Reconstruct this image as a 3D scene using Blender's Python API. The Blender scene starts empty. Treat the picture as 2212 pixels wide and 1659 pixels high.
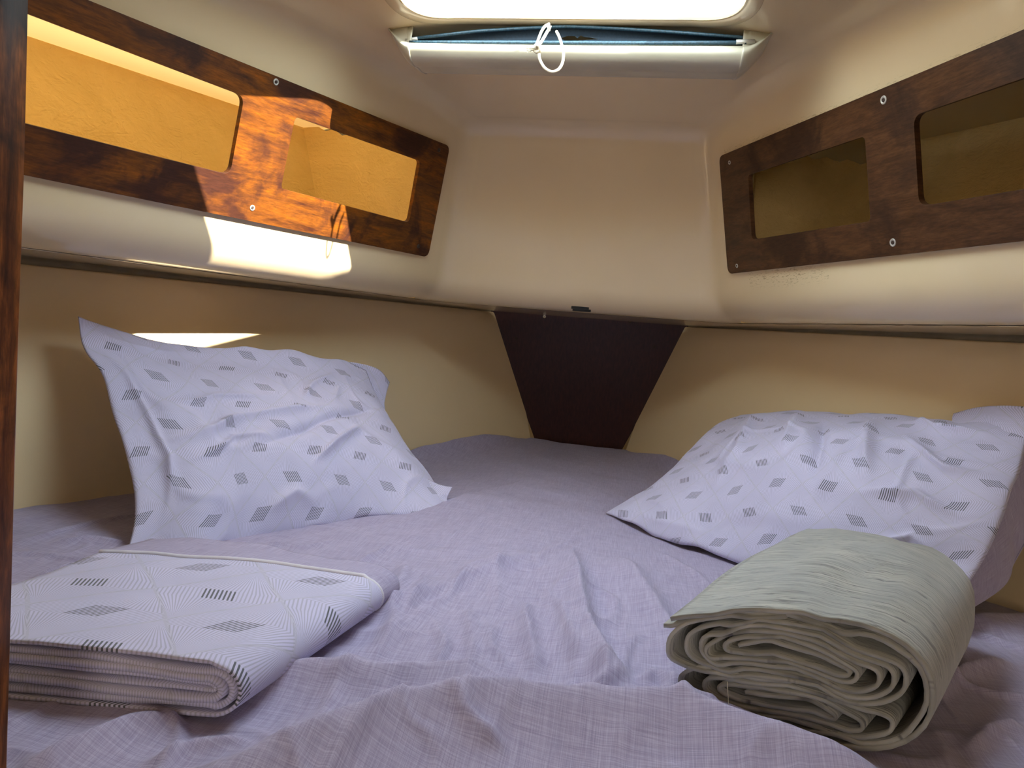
import bpy, bmesh, math, random
import numpy as np
from mathutils import Vector, Matrix, noise as mn
from mathutils.geometry import delaunay_2d_cdt
random.seed(4)
rad = math.radians
scn = bpy.context.scene
COL = scn.collection

# ------------------------------------------------------------------ camera
W, H, F = 2212., 1659., 1500.
YAW, ROLL, PITCH = rad(9.391), rad(4.644), rad(-4.3)
CAM = np.array([.1357, 0., 0.])
_f = np.array([-math.sin(YAW)*math.cos(PITCH), math.cos(YAW)*math.cos(PITCH), math.sin(PITCH)])
_r0 = np.array([math.cos(YAW), math.sin(YAW), 0.])
_u0 = np.cross(_r0, _f)
_r = math.cos(ROLL)*_r0 + math.sin(ROLL)*_u0
_u = -math.sin(ROLL)*_r0 + math.cos(ROLL)*_u0
cd = bpy.data.cameras.new('camera')
cam = bpy.data.objects.new('camera', cd)
COL.objects.link(cam)
cd.sensor_width = 36
cd.lens = F/W*36
cd.clip_start = .01
cam.matrix_world = Matrix(((_r[0], _u[0], -_f[0], CAM[0]), (_r[1], _u[1], -_f[1], CAM[1]),
                           (_r[2], _u[2], -_f[2], CAM[2]), (0, 0, 0, 1)))
scn.camera = cam

# ------------------------------------------------------------------ light
scn.view_settings.view_transform = 'Standard'
scn.view_settings.look = 'None'
scn.view_settings.gamma = 1
scn.view_settings.exposure = 0.5
wd = bpy.data.worlds.new('sky')
scn.world = wd
wd.use_nodes = True
wd.node_tree.nodes['Background'].inputs[0].default_value = (.80, .95, 1.06, 1)
wd.node_tree.nodes['Background'].inputs[1].default_value = 9.0
SUN = Vector((.786, -.356, .506)).normalized()
sl = bpy.data.lights.new('sun', 'SUN')
sl.energy = 20
sl.angle = rad(.55)
sl.color = (1, .93, .80)
so = bpy.data.objects.new('sun', sl)
COL.objects.link(so)
so.rotation_euler = SUN.to_track_quat('Z', 'Y').to_euler()
al = bpy.data.lights.new('companionway_daylight', 'AREA')   # the open companionway behind the photographer
al.energy = 6.5
al.size = .7
al.size_y = .9
al.shape = 'RECTANGLE'
al.color = (1, .88, .72)
ao = bpy.data.objects.new('companionway_daylight', al)
COL.objects.link(ao)
ao.location = (.1, -1.5, .15)
ao.rotation_euler = (rad(90), 0, 0)


# ------------------------------------------------------------------ geometry helpers
def ray(x, y):
    d = _f + (x-W/2)/F*_r - (y-H/2)/F*_u
    return d/d[1]
def aty(x, y, Y):                       # the point seen at a pixel, at distance Y forward
    return CAM + ray(x, y)*Y
def atz(x, y, z):
    d = ray(x, y)
    return CAM + d*z/d[2]
def atp(x, y, n, k):
    d = ray(x, y)
    return CAM + d*((k-n@CAM)/(n@d))
def plane(a, b, c):
    n = np.cross(np.array(b)-a, np.array(c)-a)
    n = n/np.linalg.norm(n)
    return n, float(n@np.array(a))
WN, WK = np.array([.9002, .3460, .2644]), .83775          # face of the right wood panel
WNL = WN*[-1, 1, 1]
BT, BB, MM = np.array([.292, 2.113, .064]), np.array([.141, 2.21, -.342]), np.array([.708, 1.04, -.345])
HN, HK = plane(BT, BB, MM)
if HN[0] < 0:
    HN, HK = -HN, -HK
HNL = HN*[-1, 1, 1]
ZM = -.338                                                # mattress top
LIP = .058
def hull_x(y, z):
    return (HK-HN[1]*y-HN[2]*z)/HN[0]
def wall_x(y, z, off=.008):
    return (WK+off-WN[1]*y-WN[2]*z)/WN[0]
def ceil_z(x, y):
    return .472-.17*x*x-.22*max(0., y-1.10)**2

def link(name, me, mat, parent=None, smooth=False):
    o = bpy.data.objects.new(name, me)
    COL.objects.link(o)
    if mat is not None:
        me.materials.append(mat)
    if smooth:
        me.polygons.foreach_set('use_smooth', [True]*len(me.polygons))
    if parent is not None:
        o.parent = parent
        o.matrix_parent_inverse = parent.matrix_world.inverted()
    return o
def mesh(name, verts, faces, mat, parent=None, smooth=False, uvs=None):
    me = bpy.data.meshes.new(name)
    me.from_pydata([tuple(map(float, v)) for v in verts], [], [tuple(map(int, f)) for f in faces])
    if uvs is not None:
        uv = me.uv_layers.new(name='UVMap')
        li = np.empty(len(me.loops), dtype=np.int32)
        me.loops.foreach_get('vertex_index', li)
        uv.data.foreach_set('uv', np.asarray(uvs, dtype=np.float32)[li].ravel())
    me.update()
    return link(name, me, mat, parent, smooth)
def tag(o, label, cat=None, group=None, kind=None):
    o['label'] = label
    if cat:
        o['category'] = cat
    if group:
        o['group'] = group
    if kind:
        o['kind'] = kind
    return o
def struct(o, label=None):
    o['kind'] = 'structure'
    if label:
        o['label'] = label
    return o
def empty(name, loc):
    o = bpy.data.objects.new(name, None)
    COL.objects.link(o)
    o.location = Vector(map(float, loc))
    o.empty_display_size = .02
    bpy.context.view_layer.update()
    return o
def gridmesh(name, P, mat, parent=None, uv=None, closed=False, keep=None):   # P: (rows, cols, 3)
    P = np.asarray(P, float)
    n, m = P.shape[:2]
    f = []
    for i in range(n-1):
        for j in range(m if closed else m-1):
            if keep is not None and not keep[i, j]:
                continue
            j2 = (j+1) % m
            f.append((i*m+j, i*m+j2, (i+1)*m+j2, (i+1)*m+j))
    return mesh(name, P.reshape(-1, 3), f, mat, parent, True, None if uv is None else np.asarray(uv).reshape(-1, 2))
def tube(name, pts, r, mat, parent=None, seg=10, sub=6):
    P = np.array(pts, float)
    P = catmull(P, sub) if sub > 1 else P
    R = np.full(len(P), r) if np.isscalar(r) else np.interp(np.linspace(0, 1, len(P)), np.linspace(0, 1, len(r)), r)
    T = np.gradient(P, axis=0)
    T /= np.linalg.norm(T, axis=1)[:, None]+1e-12
    up = np.array([.3, .9, .2])
    V, fc = [], []
    for i in range(len(P)):
        a = np.cross(T[i], up)
        a /= np.linalg.norm(a)
        b = np.cross(T[i], a)
        for k in range(seg):
            t = 2*math.pi*k/seg
            V.append(P[i]+R[i]*(math.cos(t)*a+math.sin(t)*b))
    for i in range(len(P)-1):
        for k in range(seg):
            k2 = (k+1) % seg
            fc.append((i*seg+k, i*seg+k2, (i+1)*seg+k2, (i+1)*seg+k))
    fc.append(tuple(range(seg))[::-1])
    fc.append(tuple((len(P)-1)*seg+k for k in range(seg)))
    return mesh(name, V, fc, mat, parent, True)
def catmull(P, sub, closed=False):
    P = np.asarray(P, float)
    n = len(P)
    out = []
    rng = n if closed else n-1
    for i in range(rng):
        if closed:
            p0, p1, p2, p3 = P[(i-1) % n], P[i], P[(i+1) % n], P[(i+2) % n]
        else:
            p0, p1, p2, p3 = P[max(i-1, 0)], P[i], P[i+1], P[min(i+2, n-1)]
        for k in range(sub):
            t = k/sub
            out.append(.5*((2*p1)+(-p0+p2)*t+(2*p0-5*p1+4*p2-p3)*t*t+(-p0+3*p1-3*p2+p3)*t**3))
    if not closed:
        out.append(P[-1])
    return np.array(out)
def resample(P, n):
    P = np.asarray(P, float)
    d = np.concatenate([[0], np.cumsum(np.linalg.norm(np.diff(P, axis=0), axis=1))])
    t = np.linspace(0, d[-1], n)
    return np.stack([np.interp(t, d, P[:, k]) for k in range(P.shape[1])], 1)
def round_poly(pts, radii, seg=8):
    out = []
    n = len(pts)
    for i in range(n):
        p0, p, p1 = (np.array(pts[(i+k) % n], float) for k in (-1, 0, 1))
        r = radii[i] if hasattr(radii, '__len__') else radii
        a = (p0-p)/np.linalg.norm(p0-p)
        b = (p1-p)/np.linalg.norm(p1-p)
        ang = math.acos(max(-1, min(1, float(a@b))))
        d = min(r/math.tan(ang/2), .45*np.linalg.norm(p0-p), .45*np.linalg.norm(p1-p))
        s, e = p+a*d, p+b*d
        for k in range(seg+1):
            t = k/seg
            out.append((1-t)**2*s+2*t*(1-t)*p*.999+2*t*(1-t)*.001*s+t*t*e)
    return out
def cdt(loops, extra=()):
    """triangulated planar region: first loop is the outline, the others are holes"""
    vs, ed = [], []
    for lp in loops:
        s = len(vs)
        vs += [Vector((float(p[0]), float(p[1]))) for p in lp]
        ed += [(s+i, s+(i+1) % len(lp)) for i in range(len(lp))]
    vs += [Vector((float(p[0]), float(p[1]))) for p in extra]
    v, e, f, *_ = delaunay_2d_cdt(vs, ed, [], 0, 1e-6)
    def inside(lp, x, y):
        c = False
        for i in range(len(lp)):
            x1, y1 = lp[i][0], lp[i][1]
            x2, y2 = lp[i-1][0], lp[i-1][1]
            if (y1 > y) != (y2 > y) and x < (x2-x1)*(y-y1)/(y2-y1)+x1:
                c = not c
        return c
    ff = []
    for t in f:
        cx = sum(v[i][0] for i in t)/len(t)
        cy = sum(v[i][1] for i in t)/len(t)
        if inside(loops[0], cx, cy) and not any(inside(h, cx, cy) for h in loops[1:]):
            ff.append(tuple(t))
    return [(p[0], p[1]) for p in v], ff
def plate(name, loops, frame, th, mat, parent=None, bevel=0.0):
    """flat board with holes: loops in 2D, frame = (origin, ex, ey, en); the face looks along en"""
    O, ex, ey, en = (np.array(a, float) for a in frame)
    v, f = cdt(loops)
    n = len(v)
    V = [O+ex*p[0]+ey*p[1] for p in v]+[O+ex*p[0]+ey*p[1]-en*th for p in v]
    FS = [tuple(t) for t in f]+[tuple(i+n for i in t[::-1]) for t in f]
    cnt = {}
    for t in f:
        for i in range(len(t)):
            a, b = t[i], t[(i+1) % len(t)]
            cnt[(a, b)] = cnt.get((a, b), 0)+1
    for (a, b) in list(cnt):
        if (b, a) not in cnt:
            FS.append((b, a, a+n, b+n))
    o = mesh(name, V, FS, mat, parent)
    if bevel:
        m = o.modifiers.new('bevel', 'BEVEL')
        m.width = bevel
        m.segments = 2
        m.limit_method = 'ANGLE'
        m.angle_limit = rad(50)
    return o
def lathe(name, prof, O, axis, mat, parent=None, seg=20):
    ax = Vector(map(float, axis)).normalized()
    a = ax.orthogonal().normalized()
    b = ax.cross(a)
    V, fc = [], []
    for (r, h) in prof:
        for k in range(seg):
            t = 2*math.pi*k/seg
            V.append(Vector(map(float, O))+ax*h+(a*math.cos(t)+b*math.sin(t))*r)
    for i in range(len(prof)-1):
        for k in range(seg):
            k2 = (k+1) % seg
            fc.append((i*seg+k, i*seg+k2, (i+1)*seg+k2, (i+1)*seg+k))
    return mesh(name, V, fc, mat, parent, True)

# value noise, vectorised
_rng = np.random.RandomState(7)
_T = _rng.rand(256, 256)
def vnoise(x, y):
    xi, yi = np.floor(x).astype(int), np.floor(y).astype(int)
    fx, fy = x-xi, y-yi
    fx, fy = fx*fx*(3-2*fx), fy*fy*(3-2*fy)
    g = lambda a, b: _T[a & 255, b & 255]
    return (g(xi, yi)*(1-fx)*(1-fy)+g(xi+1, yi)*fx*(1-fy)+g(xi, yi+1)*(1-fx)*fy+g(xi+1, yi+1)*fx*fy)*2-1
def fbm(x, y, o=4):
    s, a = 0, 1
    for k in range(o):
        s = s+a*vnoise(x*2**k+17*k, y*2**k+31*k)
        a *= .5
    return s
def polyline_dist(X, Y, pts):
    """signed distance (positive = left of the line's direction), and parameter 0..1 along it"""
    best = np.full(X.shape, 1e9)
    sgn = np.zeros(X.shape)
    par = np.zeros(X.shape)
    n = len(pts)-1
    for i in range(n):
        ax, ay = pts[i][:2]
        bx, by = pts[i+1][:2]
        dx, dy = bx-ax, by-ay
        L2 = dx*dx+dy*dy+1e-12
        t = np.clip(((X-ax)*dx+(Y-ay)*dy)/L2, 0, 1)
        px, py = X-(ax+t*dx), Y-(ay+t*dy)
        d = np.hypot(px, py)
        m = d < best
        best = np.where(m, d, best)
        sgn = np.where(m, np.sign(dx*py-dy*px), sgn)
        par = np.where(m, (i+t)/n, par)
    return best*sgn, par
def ridge(X, Y, pts, h, wl, wr, taper=True, end=.25):
    d, p = polyline_dist(X, Y, pts)
    w = np.where(d > 0, wl, wr)
    g = np.exp(-(np.abs(d)/w)**1.45)
    if taper:
        e = np.clip(np.minimum(p, 1-p)/end, 0, 1)
        g = g*(e*e*(3-2*e))
    return h*g


# ------------------------------------------------------------------ materials
class NT:
    def __init__(s, name):
        s.m = bpy.data.materials.new(name)
        s.m.use_nodes = True
        s.t = s.m.node_tree
        s.b = s.t.nodes['Principled BSDF']
    def n(s, ty, **k):
        nd = s.t.nodes.new(ty)
        for a, v in k.items():
            setattr(nd, a, v)
        return nd
    def l(s, a, b):
        s.t.links.new(a, b)
    def put(s, sock, v):
        if hasattr(v, 'is_linked') or hasattr(v, 'links'):
            s.l(v, sock)
        else:
            sock.default_value = v
    def m_(s, op, a, b=0.0, c=None):
        nd = s.n('ShaderNodeMath', operation=op)
        s.put(nd.inputs[0], a)
        s.put(nd.inputs[1], b)
        if c is not None:
            s.put(nd.inputs[2], c)
        return nd.outputs[0]
    def coord(s, kind='Object', scale=(1, 1, 1), rot=(0, 0, 0)):
        tc = s.n('ShaderNodeTexCoord')
        mp = s.n('ShaderNodeMapping')
        mp.inputs['Scale'].default_value = scale
        mp.inputs['Rotation'].default_value = rot
        s.l(tc.outputs[kind], mp.inputs[0])
        return mp.outputs[0]
    def noise(s, vec, scale, detail=4, rough=.5, dist=0):
        nd = s.n('ShaderNodeTexNoise')
        s.l(vec, nd.inputs['Vector'])
        nd.inputs['Scale'].default_value = scale
        nd.inputs['Detail'].default_value = detail
        nd.inputs['Roughness'].default_value = rough
        nd.inputs['Distortion'].default_value = dist
        return nd.outputs['Fac']
    def ramp(s, fac, stops):
        nd = s.n('ShaderNodeValToRGB')
        cr = nd.color_ramp
        while len(cr.elements) < len(stops):
            cr.elements.new(.5)
        for e, (p, c) in zip(cr.elements, stops):
            e.position = p
            e.color = (*c, 1) if len(c) == 3 else c
        s.l(fac, nd.inputs[0])
        return nd.outputs[0]
    def mix(s, fac, a, b, mode='MIX'):
        nd = s.n('ShaderNodeMix', data_type='RGBA', blend_type=mode)
        s.put(nd.inputs[0], fac)
        s.put(nd.inputs[6], (*a, 1) if isinstance(a, tuple) else a)
        s.put(nd.inputs[7], (*b, 1) if isinstance(b, tuple) else b)
        return nd.outputs[2]
    def bump(s, h, strength=.3, dist=.001, prev=None):
        nd = s.n('ShaderNodeBump')
        nd.inputs['Strength'].default_value = strength
        nd.inputs['Distance'].default_value = dist
        s.l(h, nd.inputs['Height'])
        if prev is not None:
            s.l(prev, nd.inputs['Normal'])
        return nd.outputs[0]
    def set(s, color=None, rough=None, normal=None, **k):
        if color is not None:
            s.put(s.b.inputs['Base Color'], (*color, 1) if isinstance(color, tuple) else color)
        if rough is not None:
            s.put(s.b.inputs['Roughness'], rough)
        if normal is not None:
            s.l(normal, s.b.inputs['Normal'])
        for a, v in k.items():
            s.put(s.b.inputs[a.replace('_', ' ')], v)
        return s.m

def mat_gelcoat():
    t = NT('gelcoat')
    v = t.coord()
    c = t.ramp(t.noise(v, 3.0, 3), [(.3, (.71, .56, .34)), (.7, (.77, .62, .39))])
    fine = t.noise(v, 260, 2)
    return t.set(c, .24, t.bump(fine, .04, .0006, t.bump(t.noise(v, 16, 2), .08, .003)), Coat_Weight=.6, Coat_Roughness=.07)
def mat_lining(name='vinyl_lining', c0=(.77, .60, .35), c1=(.81, .64, .39)):
    t = NT(name)
    v = t.coord()
    c = t.ramp(t.noise(v, 2.2, 3), [(.3, c0), (.7, c1)])
    return t.set(c, .5, t.bump(t.noise(v, 500, 2), .08, .0005))
def mat_varnish(name, dark, mid, light, scale, ang):
    t = NT(name)
    v = t.coord('Object', scale, ang)
    g = t.noise(v, 9, 7, .65, .6)
    fine = t.noise(v, 60, 4, .7, .2)
    blot = t.noise(t.coord(), 9, 5, .6, .8)
    c = t.ramp(g, [(.30, dark), (.5, mid), (.72, light)])
    c = t.mix(t.ramp(blot, [(.36, (1, 1, 1)), (.50, (0, 0, 0))]), c, dark)
    c = t.mix(.55, c, t.ramp(fine, [(.35, (.25, .25, .25)), (.65, (1, 1, 1))]), 'MULTIPLY')
    return t.set(c, t.ramp(blot, [(.3, (.55,)*3), (.7, (.36,)*3)]), t.bump(fine, .15, .0006), Coat_Weight=.04, Coat_Roughness=.25, Specular_IOR_Level=.25)
def mat_deckhead():
    """thin glass-fibre side deck that lets some of the sun through"""
    t = NT('translucent_glassfibre_deck')
    t.set((.74, .60, .36), .6)
    tr = t.n('ShaderNodeBsdfTranslucent')
    tr.inputs[0].default_value = (1, .66, .26, 1)
    mx = t.n('ShaderNodeMixShader')
    mx.inputs[0].default_value = .08
    t.l(t.b.outputs[0], mx.inputs[1])
    t.l(tr.outputs[0], mx.inputs[2])
    t.l(mx.outputs[0], t.t.nodes['Material Output'].inputs['Surface'])
    return t.m
def mat_gel_stained():
    """the same gelcoat with brown glue and dirt marks along the edges of the wooden front"""
    m = mat_gelcoat()
    m.name = 'gelcoat_with_glue_marks'
    t = NT.__new__(NT)
    t.m, t.t, t.b = m, m.node_tree, m.node_tree.nodes['Principled BSDF']
    tc = t.n('ShaderNodeTexCoord')
    sp = t.n('ShaderNodeSeparateXYZ')
    t.l(tc.outputs['Object'], sp.inputs[0])
    y, z = sp.outputs[1], sp.outputs[2]
    M = t.m_
    top = M('SUBTRACT', z, M('ADD', .373, M('MULTIPLY', M('SUBTRACT', y, 1.43), .035)))
    bt = M('SUBTRACT', M('ADD', .152, M('MULTIPLY', M('SUBTRACT', y, 1.48), .01)), z)
    wtop = M('MAXIMUM', M('SUBTRACT', 1.0, M('DIVIDE', M('ABSOLUTE', top), .016)), 0)
    wbot = M('MULTIPLY', M('MAXIMUM', M('SUBTRACT', 1.0, M('DIVIDE', M('ABSOLUTE', M('SUBTRACT', bt, .012)), .022)), 0), M('MULTIPLY', M('GREATER_THAN', y, 1.20), M('LESS_THAN', y, 1.44)))
    st = t.noise(t.coord('Object', (1, .25, 2)), 260, 4, .7, .5)
    pa = t.noise(t.coord('Object', (1, 1, 1)), 14, 2)
    amt = M('MULTIPLY', M('MULTIPLY', M('MAXIMUM', wtop, wbot), M('LESS_THAN', y, 1.425)), M('MULTIPLY', M('GREATER_THAN', st, .58), M('MULTIPLY', pa, 1.2)))
    old = t.b.inputs['Base Color'].links[0].from_socket
    t.set(t.mix(amt, old, (.16, .09, .035)))
    return m
def mat_veneer():
    t = NT('dark_mahogany_veneer')
    v = t.coord('Object', (60, 60, 1.2))
    g = t.noise(v, 3, 6, .7)
    c = t.ramp(g, [(.3, (.020, .006, .006)), (.7, (.055, .017, .013))])
    return t.set(c, .38, t.bump(g, .1, .0004))
def mat_foam():
    t = NT('foam_backed_locker_lining')
    v = t.coord()
    n1 = t.noise(v, 7, 5, .6, 1.2)
    c = t.ramp(n1, [(.3, (.70, .49, .19)), (.7, (.80, .57, .24))])
    wr = t.noise(t.coord('Object', (1, .45, 1.2)), 55, 4, .6, 2.0)
    return t.set(c, .55, t.bump(wr, .5, .006, t.bump(n1, .5, .02)))
def mat_plain(name, c, rough=.5, metal=0., nscale=40, amt=.08):
    t = NT(name)
    n = t.noise(t.coord(), nscale, 3)
    d = tuple(x*(1-amt*2) for x in c)
    return t.set(t.ramp(n, [(.3, d), (.7, c)]), rough, t.bump(n, .05, .0005), Metallic=metal)
def weave(t, v, su, sv):
    """thin uneven threads in both directions"""
    a = t.n('ShaderNodeMapping')
    a.inputs['Scale'].default_value = (su, sv*.02, 1)
    t.l(v, a.inputs[0])
    b = t.n('ShaderNodeMapping')
    b.inputs['Scale'].default_value = (su*.02, sv, 1)
    t.l(v, b.inputs[0])
    return t.noise(a.outputs[0], 1, 2, .6), t.noise(b.outputs[0], 1, 2, .6)
def mat_sheet(name='lavender_sheet_cotton', kind='Object'):
    t = NT(name)
    v = t.coord(kind)
    a, b = weave(t, v, 1500, 1500)
    s = t.m_('ADD', a, b)
    big = t.noise(v, 5, 3)
    c = t.ramp(s, [(.72, (.355, .315, .385)), (1.0, (.455, .41, .485)), (1.25, (.56, .52, .60))])
    c = t.ramp(t.m_('MULTIPLY', s, .5), [(.36, (.285, .245, .37)), (.5, (.375, .33, .47)), (.64, (.475, .43, .575))])
    crk = t.noise(t.coord(kind, (1, .45, 1)), 26, 3, .5, .3)
    nb = t.bump(crk, .12, .006, t.bump(big, .2, .02))
    nb = t.bump(s, .25, .0006, nb)
    return t.set(c, .85, nb, Sheen_Weight=.15, Sheen_Roughness=.5)
def mat_pattern(name='patterned_pillowcase_cotton'):
    """diamond tiles filled with lines that fan out from both tips, with short dark dashes across the middle"""
    t = NT(name)
    tc = t.n('ShaderNodeTexCoord')
    sp = t.n('ShaderNodeSeparateXYZ')
    t.l(tc.outputs['UV'], sp.inputs[0])
    u, v = sp.outputs[0], sp.outputs[1]
    M = t.m_
    a = M('MULTIPLY', u, 1/.125)
    b = M('MULTIPLY', v, 1/.138)
    s = M('ADD', a, b)
    q = M('SUBTRACT', a, b)
    fs, ft = M('FRACT', s), M('FRACT', q)
    X = M('SUBTRACT', M('ADD', fs, ft), 1)
    Y = M('SUBTRACT', fs, ft)
    row = M('FLOOR', M('ADD', b, .5))
    cell = M('ADD', M('FLOOR', s), M('MULTIPLY', M('FLOOR', q), -1))
    par = M('SUBTRACT', M('MULTIPLY', M('FLOORED_MODULO', cell, 2), 2), 1)
    aY = M('ABSOLUTE', Y)
    wdt = M('MAXIMUM', M('MINIMUM', M('SUBTRACT', 1.0, aY), .82), .02)
    mid = M('MINIMUM', M('MAXIMUM', Y, -.18), .18)
    sk = M('MULTIPLY', M('MULTIPLY', mid, par), .55)
    qn = M('DIVIDE', M('SUBTRACT', X, sk), wdt)
    st = M('FRACT', M('MULTIPLY', qn, 12.5))
    ln = M('LESS_THAN', M('ABSOLUTE', M('SUBTRACT', st, .5)), .2)
    fade = M('MINIMUM', M('MAXIMUM', M('SUBTRACT', 1.02, aY), 0.), 1.)
    dash = M('MULTIPLY', M('LESS_THAN', aY, .17), M('LESS_THAN', M('ABSOLUTE', M('SUBTRACT', X, sk)), .27))
    dl = M('MULTIPLY', dash, M('LESS_THAN', M('ABSOLUTE', M('SUBTRACT', st, .5)), .23))
    edge = M('SUBTRACT', 1.0, M('ADD', M('ABSOLUTE', X), aY))
    ed = M('LESS_THAN', edge, .04)
    base = t.ramp(t.noise(tc.outputs['UV'], 14, 3), [(.3, (.555, .53, .72)), (.7, (.61, .58, .78))])
    c = t.mix(M('MULTIPLY', ed, .45), base, (.50, .49, .56))
    c = t.mix(M('MULTIPLY', ln, .7), c, (.36, .35, .46))
    c = t.mix(M('MULTIPLY', dl, .9), c, (.07, .075, .085))
    wa, wb = weave(t, tc.outputs['UV'], 700, 700)
    crk = t.noise(tc.outputs['UV'], 18, 3, .5, .2)
    nb = t.bump(M('ADD', wa, wb), .15, .0004, t.bump(crk, .25, .008))
    return t.set(c, .8, nb, Sheen_Weight=.15)
def mat_blanket():
    t = NT('grey_slub_wool')
    v = t.coord('UV')
    mp = t.n('ShaderNodeMapping')
    mp.inputs['Scale'].default_value = (16, 400, 1)
    t.l(v, mp.inputs[0])
    rib = t.noise(mp.outputs[0], 1, 3, .6, .15)
    mp2 = t.n('ShaderNodeMapping')
    mp2.inputs['Scale'].default_value = (45, 480, 1)
    t.l(v, mp2.inputs[0])
    fl = t.noise(mp2.outputs[0], 1, 2, .5)
    c = t.ramp(rib, [(.33, (.12, .12, .115)), (.45, (.34, .34, .31)), (.62, (.48, .475, .43))])
    c = t.mix(t.ramp(fl, [(.33, (1, 1, 1)), (.37, (0, 0, 0))]), c, (.09, .09, .10))
    big = t.noise(v, 18, 3, .5, .6)
    c = t.mix(t.ramp(big, [(.40, (.5,)*3), (.62, (0,)*3)]), c, (.30, .31, .31))
    return t.set(c, .95, t.bump(rib, .6, .0016, t.bump(big, .4, .006)), Sheen_Weight=.3)

M_GEL = mat_gelcoat()
M_GELS = mat_gel_stained()
M_DKH = mat_deckhead()
M_LIN = mat_lining()
M_LOCK = mat_lining('painted_deck_head', (.66, .52, .30), (.70, .56, .34))
M_BATTEN = mat_plain('grey_brown_batten', (.30, .25, .17), .6)
AX = (0, 0, 0)
M_WOODL = mat_varnish('weathered_teak_varnish', (.050, .014, .006), (.165, .050, .006), (.30, .082, .003), (1, 1, 7), (0, 0, rad(-23)))
M_WOODR = mat_varnish('dark_teak_varnish', (.045, .018, .008), (.088, .036, .014), (.125, .055, .021), (1, 1, 7), (0, 0, rad(23)))
M_POST0 = M_POST = mat_varnish('door_post_varnish', (.03, .010, .006), (.17, .05, .015), (.50, .16, .035), (9, 9, 1), AX)
M_POST.node_tree.nodes['Principled BSDF'].inputs['Coat Weight'].default_value = 0
M_POST.node_tree.nodes['Principled BSDF'].inputs['Specular IOR Level'].default_value = .15
M_VEN = mat_veneer()
M_FOAM = mat_foam()
M_STEEL = mat_plain('stainless_steel', (.62, .60, .54), .5, .5)
M_DULL = mat_plain('tarnished_screw', (.07, .05, .04), .6, .6)
M_SHEET = mat_sheet()
M_CUFF = mat_sheet('lavender_cuff_cotton', 'UV')
M_PAT = mat_pattern()
M_PIPE = mat_plain('white_piping', (.72, .70, .76), .7)
M_BLK = mat_blanket()
M_PLAST = mat_plain('aged_white_plastic', (.52, .48, .36), .35, 0, 15, .06)
M_BLUE = mat_plain('navy_screen_cloth', (.010, .024, .040), .8, 0, 300, .2)
M_TUBE = mat_plain('blue_batten_sleeve', (.03, .08, .115), .45, 0, 400, .35)
M_CORD = mat_plain('white_cord', (.66, .60, .45), .8, 0, 900, .15)
M_HATCH = mat_plain('white_hatch_frame', (.72, .60, .40), .3, 0, 6, .02)
M_BLACK = mat_plain('vent_shadow', (.01, .009, .008), .9)

# ------------------------------------------------------------------ setting: moulded liner
RC = .045                                # radius of the forward corners
def face_y(z):
    return 1.475+(.43-z)*.30
def outline(z, inset, nw=52, nc=10, nf=26):
    """U-shaped plan of the liner at height z: left side from aft, round the bow face, right side to aft"""
    ya = .374
    off = inset/math.hypot(WN[0], WN[1])
    k = lambda y: (WK+.008-inset*math.hypot(WN[0], WN[1])-WN[1]*y-WN[2]*z)/WN[0]
    yf = face_y(z)-inset
    r = max(RC-inset, .012)
    R = []
    # right corner arc: tangent to the wall line and to the face line
    wd_ = np.array([-WN[1], WN[0]])/math.hypot(WN[0], WN[1])   # direction of wall going forward (right side: inboard)
    nin = -np.array([WN[0], WN[1]])/math.hypot(WN[0], WN[1])
    # centre: distance r from the wall and from the face
    cy = yf-r
    cx = k(cy)-r*math.hypot(WN[0], WN[1])/WN[0]
    a0 = math.atan2(-nin[1], -nin[0])
    a1 = math.pi/2
    arc = [np.array([cx+r*math.cos(a0+(a1-a0)*i/nc), cy+r*math.sin(a0+(a1-a0)*i/nc)]) for i in range(nc+1)]
    aft = np.array([k(ya), ya])
    straight = [aft+(arc[0]-aft)*i/nw for i in range(nw)]
    right = straight+arc
    face = [np.array([-arc[-1][0]+(2*arc[-1][0])*i/nf, yf+.018*(1-((2*i/nf)-1)**2)]) for i in range(1, nf)]
    left = [p*[-1, 1] for p in right]
    return np.array(left+face+right[::-1])
N_ROW = 34
cols = len(outline(.2, 0))
RF = .032
bound = outline(.42, RF)
ztop = np.array([ceil_z(x, y) for x, y in bound])
for _ in range(3):
    zz = ztop.copy()
    bound = np.array([outline(zz[i], RF)[i] for i in range(cols)])
    ztop = np.array([ceil_z(x, y) for x, y in bound])
rows = []
cache = {}
def out_c(z, ins):
    key = (round(z, 5), round(ins, 5))
    if key not in cache:
        cache[key] = outline(z, ins)
    return cache[key]
# underside, outboard to the hull (negative inset)
RL = .052
for ins in (-.50, -.30, -.20, -.12, -.07, -.045):
    rows.append([(p[0], p[1], LIP) for p in out_c(LIP, ins)])
for i in range(9):
    t = (math.pi/2)*i/8
    z = LIP+RL*(1-math.cos(t))
    rows.append([(p[0], p[1], z) for p in out_c(z, -RL*(1-math.sin(t)))])
for i in range(1, N_ROW):
    row = []
    for c_ in range(cols):
        z0, z1 = LIP+RL, ztop[c_]-RF
        z = z0+(z1-z0)*i/N_ROW
        row.append((0, 0, z))
    # evaluate columns through interpolation of outlines between two heights (walls are planar)
    A, B = out_c(LIP+RL, 0), out_c(.45, 0)
    for c_ in range(cols):
        z = row[c_][2]
        t = (z-LIP-RL)/(.45-LIP-RL)
        p = A[c_]*(1-t)+B[c_]*t
        row[c_] = (p[0], p[1], z)
    rows.append(row)
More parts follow.
